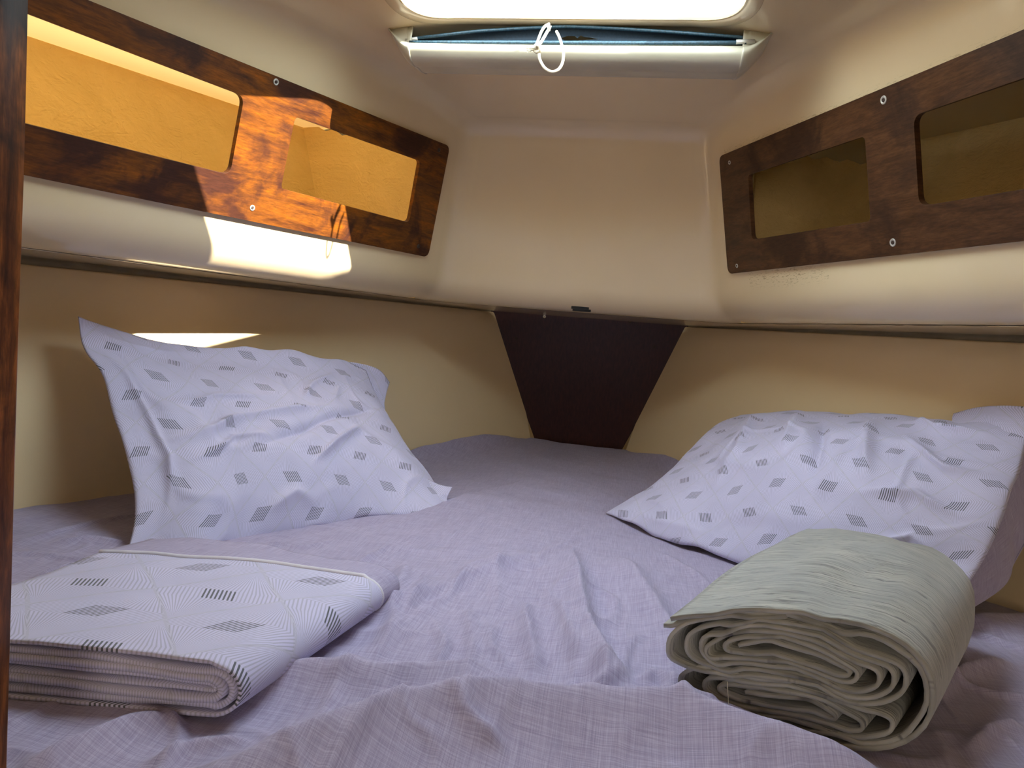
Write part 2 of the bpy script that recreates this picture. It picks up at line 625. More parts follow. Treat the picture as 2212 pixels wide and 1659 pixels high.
for i in range(0, 9):
    ph = (math.pi/2)*i/8
    row = []
    for c_ in range(cols):
        z = ztop[c_]-RF*(1-math.sin(ph))
        t = (z-LIP-RL)/(.45-LIP-RL)
        A, B = out_c(LIP+RL, 0), out_c(.45, 0)
        Ai, Bi = out_c(LIP+RL, RF), out_c(.45, RF)
        s = 1-math.cos(ph)
        p = (A[c_]*(1-t)+B[c_]*t)*(1-s)+(Ai[c_]*(1-t)+Bi[c_]*t)*s
        row.append((p[0], p[1], z if i < 8 else ceil_z(p[0], p[1])))
    rows.append(row)
G = np.array(rows)
last = G[-1]
# holes behind the wooden panels
keepL = np.ones((len(G)-1, cols-1), bool)
for i in range(len(G)-1):
    for j in range(cols-1):
        c_ = (G[i, j]+G[i+1, j]+G[i, j+1]+G[i+1, j+1])/4
        y, z = c_[1], c_[2]
        if abs(c_[0]) > .30 and .60 < y < 1.44 and .188 < z < .345 and y < 1.455-(z-.19)*.2:
            keepL[i, j] = False
JL = 52+10
kl, kf, kr = keepL.copy(), keepL.copy(), keepL.copy()
jj = np.arange(cols-1)
kl[:, jj >= JL] = False
kr[:, jj < cols-1-JL] = False
kf[:, (jj < JL) | (jj >= cols-1-JL)] = False
for nm, kk in (('wall_left', kl), ('wall_right', kr), ('wall_front', kf)):
    struct(gridmesh(nm, G, M_GELS if nm == 'wall_right' else M_GEL, keep=kk))
for nm in ('wall_left', 'wall_right', 'wall_front'):
    o = bpy.data.objects[nm]
    bm = bmesh.new()
    bm.from_mesh(o.data)
    bmesh.ops.delete(bm, geom=[v for v in bm.verts if not v.link_faces], context='VERTS')
    bm.to_mesh(o.data)
    bm.free()

# ceiling with the hatch opening
HX0, HX1, HY0, HY1 = -.236, .244, .712, 1.058
hole = round_poly([(HX0, HY0), (HX1, HY0), (HX1, HY1), (HX0, HY1)], .066, 10)
ob = [(p[0], p[1]) for p in last]
extra = []
for i in range(-40, 41):
    for j in range(0, 60):
        x, y = i*.022, .41+j*.022
        if y < 1.50 and abs(x) < wall_x(y, .46)-RF-.012 and y < face_y(.43)-RF-.01:
            if not (HX0-.012 < x < HX1+.012 and HY0-.012 < y < HY1+.012):
                extra.append((x, y))
v2, f2 = cdt([ob, hole], extra)
struct(mesh('ceiling', [(x, y, ceil_z(x, y)) for x, y in v2], f2, M_GEL, smooth=True))

# hatch frame: flange on the ceiling, rounded turn, coaming up to the deck
def rr(off, z):
    lp = round_poly([(HX0-off, HY0-off), (HX1+off, HY0-off), (HX1+off, HY1+off), (HX0-off, HY1+off)], .066+off, 10)
    return [(x, y, (ceil_z(x, y) if z is None else 0)) for x, y in lp]
rings = []
for off, dz in ((.022, .002), (.022, -.0008), (.021, -.0014), (.008, -.0016), (.003, -.0002), (.0005, .003), (-.002, .010)):
    rings.append([(x, y, z+dz) for x, y, z in rr(off, None)])
for off, z in ((-.003, .488), (-.002, .498), (.0, .510)):
    rings.append([(x, y, z) for x, y, _ in rr(off, 0)])
hw = gridmesh('window_1', np.array(rings), M_GEL, closed=True)
struct(hw, 'cream overhead hatch frame open to the sky')

# deck above and enclosure round everything that cannot be seen
def box(name, x0, x1, y0, y1, z0, z1, mat, parent=None):
    v = [(x, y, z) for x in (x0, x1) for y in (y0, y1) for z in (z0, z1)]
    f = [(0, 1, 3, 2), (4, 6, 7, 5), (0, 4, 5, 1), (2, 3, 7, 6), (0, 2, 6, 4), (1, 5, 7, 3)]
    return mesh(name, v, f, mat, parent)
dk = [(-1.7, -2.3), (1.7, -2.3), (1.7, 2.9), (-1.7, 2.9)]
sdk = [(-.52, .45), (-.72, .42), (-1.20, .42), (-1.20, .6), (-.50, 1.62), (-.30, 1.62), (-.30, 1.30)]
struct(plate('trim_1', [dk, hole, sdk], ((0, 0, .520), (1, 0, 0), (0, 1, 0), (0, 0, 1)), .012, M_HATCH))
struct(box('floor', -1.7, 1.7, -2.3, 2.9, -1.32, -1.30, M_LIN))
struct(box('wall_port_side', -1.72, -1.70, -2.3, 2.9, -1.3, .507, M_LOCK))
struct(box('wall_starboard_side', 1.70, 1.72, -2.3, 2.9, -1.3, .507, M_LOCK))
struct(box('wall_back', -1.7, 1.7, -2.32, -2.3, -1.3, .507, M_LOCK))
struct(box('wall_bow', -1.7, 1.7, 2.9, 2.92, -1.3, .507, M_LOCK))

# bulkhead with the doorway the picture is taken through
PXR = -.253
bo = [(-1.69, -1.3), (-1.69, .506), (1.69, .506), (1.69, -1.3)]
bh = [(-.277, -1.1), (.62, -1.1), (.62, .425), (-.277, .425)]
struct(plate('wall_aft', [bo, bh], ((0, .360, 0), (1, 0, 0), (0, 0, 1), (0, -1, 0)), .012, M_LIN))
# varnished door post at the left of the doorway
pp = []
for zz in np.linspace(-1.1, .425, 40):
    wob = .0015*math.sin(zz*9)+.001*math.sin(zz*23)
    pp.append([(PXR-.034, .325, zz), (PXR-.034, .395, zz), (PXR-.006, .395, zz), (PXR+wob*.4, .389, zz), (PXR+wob, .370, zz), (PXR-.001+wob, .337, zz), (PXR-.008, .325, zz)])
post = gridmesh('door_post', np.array(pp), M_POST, closed=True)
tag(post, 'dark varnished wooden door post at the left edge of the doorway', 'door post')

# hull lining panels, each a board from below the mattress to the shelf
for sgn, nm in ((-1, 'wall_left_lower'), (1, 'wall_right_lower')):
    P = []
    for j in range(41):
        y = .374+(2.19-.374)*j/40
        ztp = .044+(y-.95)*.010
        P.append([(sgn*(hull_x(yy, z)+o), yy, z) for (yy, z, o) in
                  [(y, -.45+(ztp+.45)*i/14, 0) for i in range(14)]+[(y, ztp-.003, 0), (y, ztp, .003), (y, ztp, .012), (y, ztp-.02, .012), (y, -.45, .012)]])
    if sgn < 0:
        P = [r[::-1] for r in P]
    o = gridmesh(nm, np.array(P), M_LIN)
    struct(o)
    # batten in the gap between lining and shelf
    Q = []
    for j in range(41):
        y = .374+(2.13-.374)*j/40
        ztp = .044+(y-.95)*.010
        Q.append([(sgn*(hull_x(y, z)+o2), y, z) for (z, o2) in ((ztp-.012, .014), (ztp-.012, .008), (LIP+.004, .008), (LIP+.004, .05))])
    if sgn < 0:
        Q = [r[::-1] for r in Q]
    struct(gridmesh('trim_2' if sgn < 0 else 'trim_3', np.array(Q), M_BATTEN))
    # locker behind the wooden panel: hull side, deck head, forward bulkhead
    pxs = ((60, 75), (525, 230)) if sgn < 0 else ((2212, 250), (1980, 300))
    hn = HNL if sgn < 0 else HN
    a_, b_ = atp(*pxs[0], hn, HK), atp(*pxs[1], hn, HK)
    zs = lambda y: a_[2]+(b_[2]-a_[2])*(y-a_[1])/(b_[1]-a_[1])
    YB = float(atp(668, 345, HNL, HK)[1]) if sgn < 0 else float(atp(668, 345, HNL, HK)[1])
    Q, D = [], []
    for j in range(61):
        y = .40+(YB+.02-.40)*j/60
        zt_ = zs(y)
        Q.append([(sgn*hull_x(y, LIP+.002+(zt_-LIP)*i/20), y, LIP+.002+(zt_-LIP)*i/20) for i in range(21)])
        xi = wall_x(min(y, 1.47), .46)-.03
        D.append([(sgn*(hull_x(y, zt_)+.02-(hull_x(y, zt_)+.02-xi)*i/8), y, zt_-.004+(.475-zt_)*i/8) for i in range(9)])
    if sgn < 0:
        Q, D = [r[::-1] for r in Q], [r[::-1] for r in D]
    struct(gridmesh('wall_left_locker' if sgn < 0 else 'wall_right_locker', np.array(Q), M_FOAM))
    struct(gridmesh('ceiling_left_locker' if sgn < 0 else 'ceiling_right_locker', np.array(D), M_DKH if sgn < 0 else M_LOCK))
    tp = [aty(*p, YB) for p in (((640, 262), (735, 288)) if sgn < 0 else ((1866, 352), (1738, 338)))]
    zf = lambda x: tp[0][2]+(tp[1][2]-tp[0][2])*(x-tp[0][0])/(tp[1][0]-tp[0][0])
    xo, xi = sgn*(hull_x(YB, .3)+.06), sgn*(max(wall_x(min(YB, 1.5), .07), .30)+.02)
    vv, ff = [], []
    n_ = 24
    for i in range(n_+1):
        x = xo+(xi-xo)*i/n_
        zt_ = min(zf(x), .485)+.004*math.sin(i*1.9)
        vv += [(x, YB, LIP), (x, YB, zt_), (x, YB+.03, zt_), (x, YB+.03, LIP)]
    for i in range(n_):
        for k in range(3):
            ff.append((i*4+k, i*4+k+1, (i+1)*4+k+1, (i+1)*4+k))
    struct(mesh('wall_left_bulkhead' if sgn < 0 else 'wall_right_bulkhead', vv, ff, M_FOAM))


# ------------------------------------------------------------------ screws
def screw(parent, O, n, r, mat, name='screw', washer=True):
    O = np.array(O)
    prof = [(r, 0), (r, .0007), (r*.93, .0010), (r*.62, .0010), (r*.55, .0002), (r*.5, .0002), (r*.42, .0007), (r*.18, .0009), (r*.15, .0003), (0.0001, .0003)] if washer else \
           [(r, 0), (r*.95, .0006), (r*.6, .0014), (r*.25, .0016), (r*.2, .0008), (.0001, .0006)]
    sc = lathe(name, prof, O, n, mat, parent)
    if washer:
        lathe('drive_hole', [(r*.50, .0004), (r*.46, .0012), (r*.2, .0012), (.0001, .0004)], O, n, M_DULL, sc, 14)
    return sc

# ------------------------------------------------------------------ wooden panels with two windows each
def wood_panel(sgn, outer, holes, mat, screws, label):
    n3 = WNL if sgn < 0 else WN
    O3 = atp(*outer[0], n3, WK)
    ex = np.cross(np.array([0, 0, 1.]), n3)
    ex /= np.linalg.norm(ex)
    ey = np.cross(n3, ex)
    to2 = lambda p: ((atp(*p, n3, WK)-O3)@ex, (atp(*p, n3, WK)-O3)@ey)
    root = empty('locker_panel', O3)
    o2 = [to2(p) for p in outer]
    # the board runs on aft past the frame along the same edges
    def ext(a, b, y):
        pa, pb = atp(*a, n3, WK), atp(*b, n3, WK)
        t = (y-pa[1])/(pb[1]-pa[1])
        q = pa+(pb-pa)*t
        return ((q-O3)@ex, (q-O3)@ey)
    f_t, f_b, a_t, a_b = outer
    OL = [to2(f_b), to2(f_t), ext(f_t, a_t, .50), ext(f_b, a_b, .50)]
    h1 = [to2(p) for p in holes[0]]
    g_t, g_b, b_t, b_b = holes[1]
    h2 = [to2(g_b), to2(g_t), ext(g_t, b_t, .60), ext(g_b, b_b, .60)]
    loops = [round_poly(OL, .016, 8), round_poly(h1, (.010, .010, .008, .008), 6), round_poly(h2, .015, 8)]
    plate('board', loops, (O3, ex, ey, -n3), .0085, mat, root, .0008)
    for (px, py, r, m) in screws:
        q = atp(px, py, n3, WK)
        screw(root, q, -n3, r, m, washer=(m is M_STEEL))
    tag(root, label, 'locker panel', 'wooden locker fronts along both sides')
    return root
wood_panel(-1, ((972, 316), (925, 556), (141, -20), (60, 380)),
           [((884, 481), (908, 348), (638, 252), (607, 407)), ((528, 208), (497, 378), (60, 30), (60, 268))], M_WOODL,
           [(596, 177, .0050, M_STEEL), (545, 449, .0046, M_STEEL), (948, 324, .0045, M_DULL), (904, 532, .0048, M_DULL)],
           'weathered brown varnished wooden locker front on the left wall with a sunlit orange patch')
wood_panel(1, ((1553, 338), (1572, 592), (2200, 68), (2200, 522)),
           [((1624, 518), (1616, 378), (1868, 294), (1880, 478)), ((1973, 250), (1985, 446), (2205, 171), (2205, 410))], M_WOODR,
           [(1909, 216, .0056, M_STEEL), (1929, 524, .0056, M_STEEL), (1576, 351, .0038, M_STEEL), (1592, 574, .0040, M_STEEL)],
           'dark reddish brown wooden locker front on the right wall with bright screws')

# ------------------------------------------------------------------ bow panel
bn, bk = plane(BT, BB, BT*[-1, 1, 1])
bn = bn if bn[1] < 0 else -bn
bk = float(bn@BT)
ex = np.array([1., 0, 0])
ey = np.cross(bn, ex)
ey = ey if ey[2] > 0 else -ey
O3 = np.array([0, BT[1], BT[2]])
hgt = np.linalg.norm(BT[1:]-BB[1:])
bp = [(-.315, .02), (.315, .02), (.12, -hgt-.05), (-.12, -hgt-.05)]
bpo = empty('bow_panel', (0, BB[1], BB[2]))
plate('veneer_board', [bp], (O3, ex, ey, bn), .009, M_VEN, bpo)
for (px, py, m) in ((1176, 684, M_STEEL), (1361, 695, M_DULL), (1115, 731, M_DULL), (1413, 749, M_DULL)):
    q = atp(px, py, bn, bk)
    screw(bpo, q, bn, .0048, m, washer=False)
tag(bpo, 'dark mahogany veneered trapezoid panel at the bow above the mattress', 'panel')
cb = tube('cable', [aty(1470, 691, 2.06), aty(1480, 696, 2.04), aty(1497, 698, 2.0), aty(1515, 695, 1.95), aty(1532, 690, 1.9)], .0045, M_PLAST)
tag(cb, 'short white cable showing under the shelf at the right of the dark bow panel', 'cable')
# louvred vent under the shelf, two slots
vr = empty('shelf_vent', atz(1252, 668, LIP))
for (ax_, ay_, bx_, by_) in ((1234, 665.5, 1272, 668.2), (1237, 670.3, 1276, 672.8)):
    a_, b_ = atz(ax_, ay_, LIP), atz(bx_, by_, LIP)
    c_ = (a_+b_)/2
    L = abs(b_[0]-a_[0])/2
    V = [(c_[0]+L*math.cos(t), c_[1]+.010*math.sin(t), LIP-.0012) for t in np.linspace(0, 2*math.pi, 24, endpoint=False)]
    V += [(x, y, LIP+.004) for x, y, z in V]
    Fv = [tuple(range(24))[::-1], tuple(range(24, 48))]+[(i, (i+1) % 24, 24+(i+1) % 24, 24+i) for i in range(24)]
    mesh('slot', V, Fv, M_BLACK, vr)
tag(vr, 'pair of narrow dark vent slots under the shelf above the bow panel', 'vent')

# ------------------------------------------------------------------ roller screen pocket under the hatch
rs = empty('screen_cassette', (0, 1.11, .48))
def zpx(py, Y, px=1250):
    return float(aty(px, py, Y)[2])
prof = [(1.074, zpx(97, 1.074)), (1.068, zpx(99, 1.068)), (1.065, zpx(106, 1.065)), (1.067, zpx(116, 1.067)), (1.074, zpx(130, 1.074)), (1.085, zpx(142, 1.085)),
        (1.098, zpx(150, 1.098)), (1.115, zpx(153, 1.115)), (1.14, zpx(153, 1.115)+.002), (1.165, zpx(153, 1.115)+.014), (1.175, .470)]
prof = catmull(np.array(prof), 4)
XL, XR = float(aty(884, 120, 1.07)[0]), float(aty(1604, 120, 1.07)[0])
P = [[(x, y, z) for (y, z) in prof] for x in np.linspace(XL, XR, 30)]
inner = [(y+.003, z+.003) for (y, z) in prof[::-1]]
P2 = [[(x, y, z) for (y, z) in list(prof)+inner] for x in np.linspace(XL, XR, 30)]
gridmesh('housing', np.array(P2), M_PLAST, rs, closed=True)
for sg, x0, x1 in ((-1, XL+.001, float(aty(836, 74, 1.07)[0])), (1, XR-.001, float(aty(1668, 76, 1.07)[0]))):
    rws = []
    nst = 14
    for i in range(nst+1):
        t = i/nst
        x = x0+(x1-x0)*t
        sh = 1-t**1.6
        zc = ceil_z(x, 1.11)+.003
        row = []
        for (y, z) in prof:
            zz_ = zc+(z-zc)*(.10+.90*sh)*1.015
            yy_ = 1.11+(y-1.11)*(1.05-.25*t)
            row.append((x, yy_, min(zz_, zc)))
        y0 = row[0][1]
        # close up along the aft face to the ceiling
        zl = row[0][2]
        pre = [(x, y0+.012, zc), (x, y0+.004, zc), (x, y0-.002*(1-t), zc-(zc-zl)*.25 if t > .18 else zl+(zc-zl)*.3)]
        rws.append(pre+row)
    if sg < 0:
        rws = [r[::-1] for r in rws]
    cap = gridmesh('end_cap', np.array(rws), M_PLAST, rs)
    m = cap.modifiers.new('solid', 'SOLIDIFY')
    m.thickness = .002
up_pts = [aty(885, 84, 1.078), aty(940, 78, 1.076), aty(1040, 67, 1.074), aty(1180, 59, 1.073), aty(1250, 58, 1.073), aty(1400, 66, 1.074), aty(1540, 76, 1.076), aty(1615, 82, 1.078)]
lo_pts = [aty(885, 92, 1.073), aty(1040, 92, 1.071), aty(1180, 92.5, 1.07), aty(1400, 93.5, 1.071), aty(1612, 92, 1.073)]
tube('upper_batten', up_pts, .0025, M_TUBE, rs)
tube('lower_batten', lo_pts, .0031, M_TUBE, rs)
tube('batten_end', [aty(876, 87, 1.076), aty(902, 83, 1.076)], .0027, M_STEEL, rs, sub=1)
tube('batten_end', [aty(1590, 90.5, 1.071), aty(1630, 90, 1.074)], .0034, M_STEEL, rs, sub=1)
# the cloth between the battens, torn near the middle
U, L_ = resample(catmull(np.array(up_pts), 6), 81), resample(catmull(np.array(lo_pts), 6), 81)
tear = [(.44, .42), (.455, .62), (.47, .66), (.49, .60), (.52, .50), (.553, .45), (.53, .36), (.51, .34), (.50, .26), (.49, .42), (.482, .30), (.46, .30)]
tear = [(.445+(a-.44)*1.0+.02, b+.08) for a, b in tear]
ol = [(i/80, 0) for i in range(81)]+[(1, k/6) for k in range(1, 6)]+[(1-i/80, 1) for i in range(81)]+[(0, 1-k/6) for k in range(1, 6)]
ex_ = [(i/80, j/8) for i in range(1, 80) for j in range(1, 8) if not (.44 < i/80 < .60 and 1 < j < 7)]
v2, f2 = cdt([ol, tear], ex_)
V = []
for s, t in v2:
    a_ = np.array([np.interp(s, np.linspace(0, 1, 81), U[:, k]) for k in range(3)])
    b_ = np.array([np.interp(s, np.linspace(0, 1, 81), L_[:, k]) for k in range(3)])
    p = a_*(1-t)+b_*t
    p[1] += .012*math.sin(math.pi*t)
    V.append(p)
mesh('screen_cloth', V, f2, M_BLUE, rs, True)
tag(rs, 'off-white roller screen cassette with torn navy cloth under the hatch', 'roller blind')

# ------------------------------------------------------------------ cord loop
YC = 1.038
cr = empty('cord_loop', aty(1182, 55, YC))
cp = lambda pts: [aty(x, y, Y) for x, y, Y in pts]
tube('cord', cp([(1186, 52, 1.05), (1176, 58, 1.042), (1168, 72, 1.039), (1162, 88, 1.037), (1158, 100, 1.037), (1163, 110, 1.036), (1166, 128, 1.036), (1176, 146, 1.036), (1191, 155, 1.036),
                 (1206, 150, 1.036), (1215, 135, 1.036), (1217, 114, 1.037), (1213, 96, 1.038), (1208, 80, 1.04), (1202, 68, 1.046)]), .0021, M_CORD, cr)
tube('cord', cp([(1186, 62, 1.038), (1180, 72, 1.036), (1172, 86, 1.035), (1164, 98, 1.035), (1158, 106, 1.035)]), .0022, M_CORD, cr)
tube('knot', cp([(1154, 104, 1.033), (1158, 98, 1.031), (1165, 100, 1.031), (1167, 108, 1.033), (1161, 112, 1.036), (1155, 108, 1.038), (1157, 101, 1.038), (1164, 104, 1.036)]), .0028, M_CORD, cr)
for (x0, y0, dx, dy, ln) in ((1152, 106, -1, .05, 15), (1186, 64, .1, -1, 9)):
    for k in range(34):
        a_ = math.atan2(dy, dx)+random.uniform(-.55, .55)
        l = ln*random.uniform(.7, 1.1)
        Yk = 1.034+random.uniform(-.003, .003)
        s_ = aty(x0+random.uniform(-2, 2), y0+random.uniform(-3, 3), 1.035)
        e_ = aty(x0+math.cos(a_)*l, y0+math.sin(a_)*l, Yk)
        m_ = (s_+e_)/2+np.array([0, 0, random.uniform(-.0006, .0006)])
        if k == 0:
            frV, frF = [], []
        P_ = catmull(np.array([s_, m_, e_]), 3)
        for i, p in enumerate(P_):
            w_ = .0007*(1-.4*i/len(P_))
            st = len(frV)
            frV += [p+np.array([w_, 0, 0]), p+np.array([0, w_, w_]), p+np.array([-w_, 0, -w_])]
            if i:
                for q in range(3):
                    frF.append((st-3+q, st-3+(q+1) % 3, st+(q+1) % 3, st+q))
    fr = mesh('frayed_end', frV, frF, M_CORD, cr, True)
tag(cr, 'knotted white cord loop with frayed ends hanging in front of the roller screen', 'cord')

# ------------------------------------------------------------------ mattress and sheet
def zp(x, y):
    return tuple(atz(x, y, ZM)[:2])
mo = [(-hull_x(.39, -.48)+.02, .380), (hull_x(.39, -.48)-.02, .380), (.10, 2.13), (-.10, 2.13)]
mt = plate('mattress', [mo], ((0, 0, ZM-.02), (1, 0, 0), (0, 1, 0), (0, 0, 1)), .12, M_SHEET)
tag(mt, 'wedge-shaped berth mattress beneath the lavender sheet', 'mattress')

NS, NY = 520, 560
S_, T_ = np.meshgrid(np.linspace(-1, 1, NS), np.linspace(0, 1, NY)**1.25)
Yg = .376+(2.195-.376)*T_
HW = np.array((HK-HN[1]*Yg-HN[2]*ZM)/HN[0])
Xg = S_*(HW+.0)
Z = np.zeros_like(Xg)
Z += .005*fbm(Xg*4, Yg*4, 3)+.0016*fbm(Xg*16+3, Yg*16, 3)
# raised edges where the sheet is tucked against the lining
edge = np.clip((HW-np.abs(Xg))/.10, 0, 1)
bow = np.clip((Yg-1.35)/.5, 0, 1)*np.clip((2.17-Yg)/.2, 0, 1)
Z += .03*(1-edge)**2*bow
Z += .006*np.exp(-((Yg-1.5)/.3)**2)*np.cos(Xg*9)
def R_(pts, h, wl, wr, end=.25, taper=True):
    global Z
    Z = Z+ridge(Xg, Yg, [tuple(atz(p[0], p[1], ZM+.9*h)[:2]) for p in pts], h, wl, wr, taper, end)
# loose folds, from the photographer's side forward (direction left to right: left = far side)
R_([(100, 1700), (400, 1640), (640, 1575), (870, 1506), (1090, 1476), (1300, 1492), (1470, 1508), (1640, 1566), (1800, 1620), (1960, 1680), (2100, 1760)], .043, .030, .042, .22)
R_([(1300, 1494), (1470, 1512), (1640, 1572), (1800, 1630), (1990, 1710)], .014, .020, .030, .25)
R_([(480, 1425), (680, 1428), (830, 1440), (1000, 1449), (1130, 1447)], 0.028, .024, .026)
R_([(20, 1650), (150, 1600), (280, 1552), (420, 1530)], 0.014, .010, .016)
R_([(1235, 1150), (1250, 1240), (1268, 1330), (1320, 1420), (1390, 1490)][::-1], 0.028, .026, .011)
R_([(1330, 1180), (1390, 1260), (1450, 1350), (1480, 1440)][::-1], 0.0168, .028, .018)
R_([(1140, 1290), (1132, 1330), (1150, 1400), (1160, 1450)][::-1], 0.0126, .010, .010)
R_([(1010, 1310), (1015, 1360), (1030, 1430)][::-1], 0.0098, .009, .010)
R_([(1070, 1180), (1072, 1260), (1078, 1340)][::-1], 0.0056, .008, .010)
R_([(880, 1200), (870, 1240), (845, 1290), (850, 1350), (800, 1420)][::-1], 0.0126, .009, .010)
R_([(930, 1240), (900, 1290), (870, 1330)][::-1], 0.0112, .008, .009)
R_([(1380, 1480), (1410, 1450), (1450, 1470), (1480, 1500)], 0.0196, .010, .012)
R_([(1290, 1420), (1310, 1470), (1290, 1490)][::-1], 0.0154, .010, .008)
R_([(760, 1340), (900, 1290), (1060, 1230), (1180, 1190)], 0.0112, .03, .012)
for (pts_, h_) in (([(700, 1500), (760, 1470), (830, 1455)], .004), ([(640, 1600), (700, 1540), (735, 1490)], .004), ([(1230, 1560), (1330, 1545), (1450, 1560)], .004),
                   ([(960, 1560), (1000, 1600), (1100, 1640)], .005), ([(1440, 1590), (1500, 1560), (1560, 1570)], .005), ([(560, 1180), (640, 1190), (740, 1170)], .003),
                   ([(720, 1250), (790, 1210), (850, 1180)], .004), ([(300, 1640), (420, 1600), (560, 1590)], .006), ([(1050, 1330), (1060, 1400), (1100, 1440)], .004),
                   ([(930, 1330), (960, 1400), (940, 1440)], .004), ([(1200, 1300), (1230, 1380), (1260, 1440)], .006), ([(1560, 1300), (1500, 1240), (1420, 1190)], .003),
                   ([(2000, 1500), (2080, 1440), (2190, 1420)], .008), ([(2080, 1620), (2150, 1560), (2212, 1550)], .006), ([(100, 1170), (200, 1160), (280, 1170)], .004), ([(60, 1240), (150, 1215), (260, 1215)], .005)):
    R_(pts_, h_*1.7, .007, .007)
# upper layer of the sheet overlapping the lower one at the back left
d_, p_ = polyline_dist(Xg, Yg, [zp(*p) for p in ((480, 1195), (640, 1168), (800, 1142), (900, 1113), (1010, 1076), (1130, 1040), (1240, 1025))])
stp = 1/(1+np.exp(np.clip(d_/.0035, -30, 30)))
fadeE = np.clip((1-p_)/.35, 0, 1)
Z += .010*stp*fadeE*np.exp(-np.clip(-d_, 0, 9)/.25)
Z += .005*np.exp(-((np.abs(vnoise(Xg*9, Yg*7+5)))/.08)**2)*np.clip((1.25-Yg)/.4, 0, 1)
Z += .0025*np.exp(-((np.abs(vnoise(Xg*22+7, Yg*15+5)))/.14)**2)*np.clip((1.15-Yg)/.4, 0, 1)*(vnoise(Xg*5, Yg*5) > -.2)
# bunched sheet at the far right side
R_([(2085, 1345), (2130, 1330), (2230, 1330), (2330, 1350)], .018, .03, .05)
Z = np.clip(Z, -.014, .075)
sheetP = np.stack([Xg, Yg, ZM+Z], -1)
sh = gridmesh('bed_sheet', sheetP, M_SHEET)
tag(sh, 'crumpled lavender grey bed sheet covering the wedge-shaped berth', 'bed sheet')
def sheet_z(x, y):
    i = int(np.argmin(np.abs(Yg[:, 0]-y)))
    j = int(np.argmin(np.abs(Xg[i]-x)))
    return float(sheetP[i, j, 2])

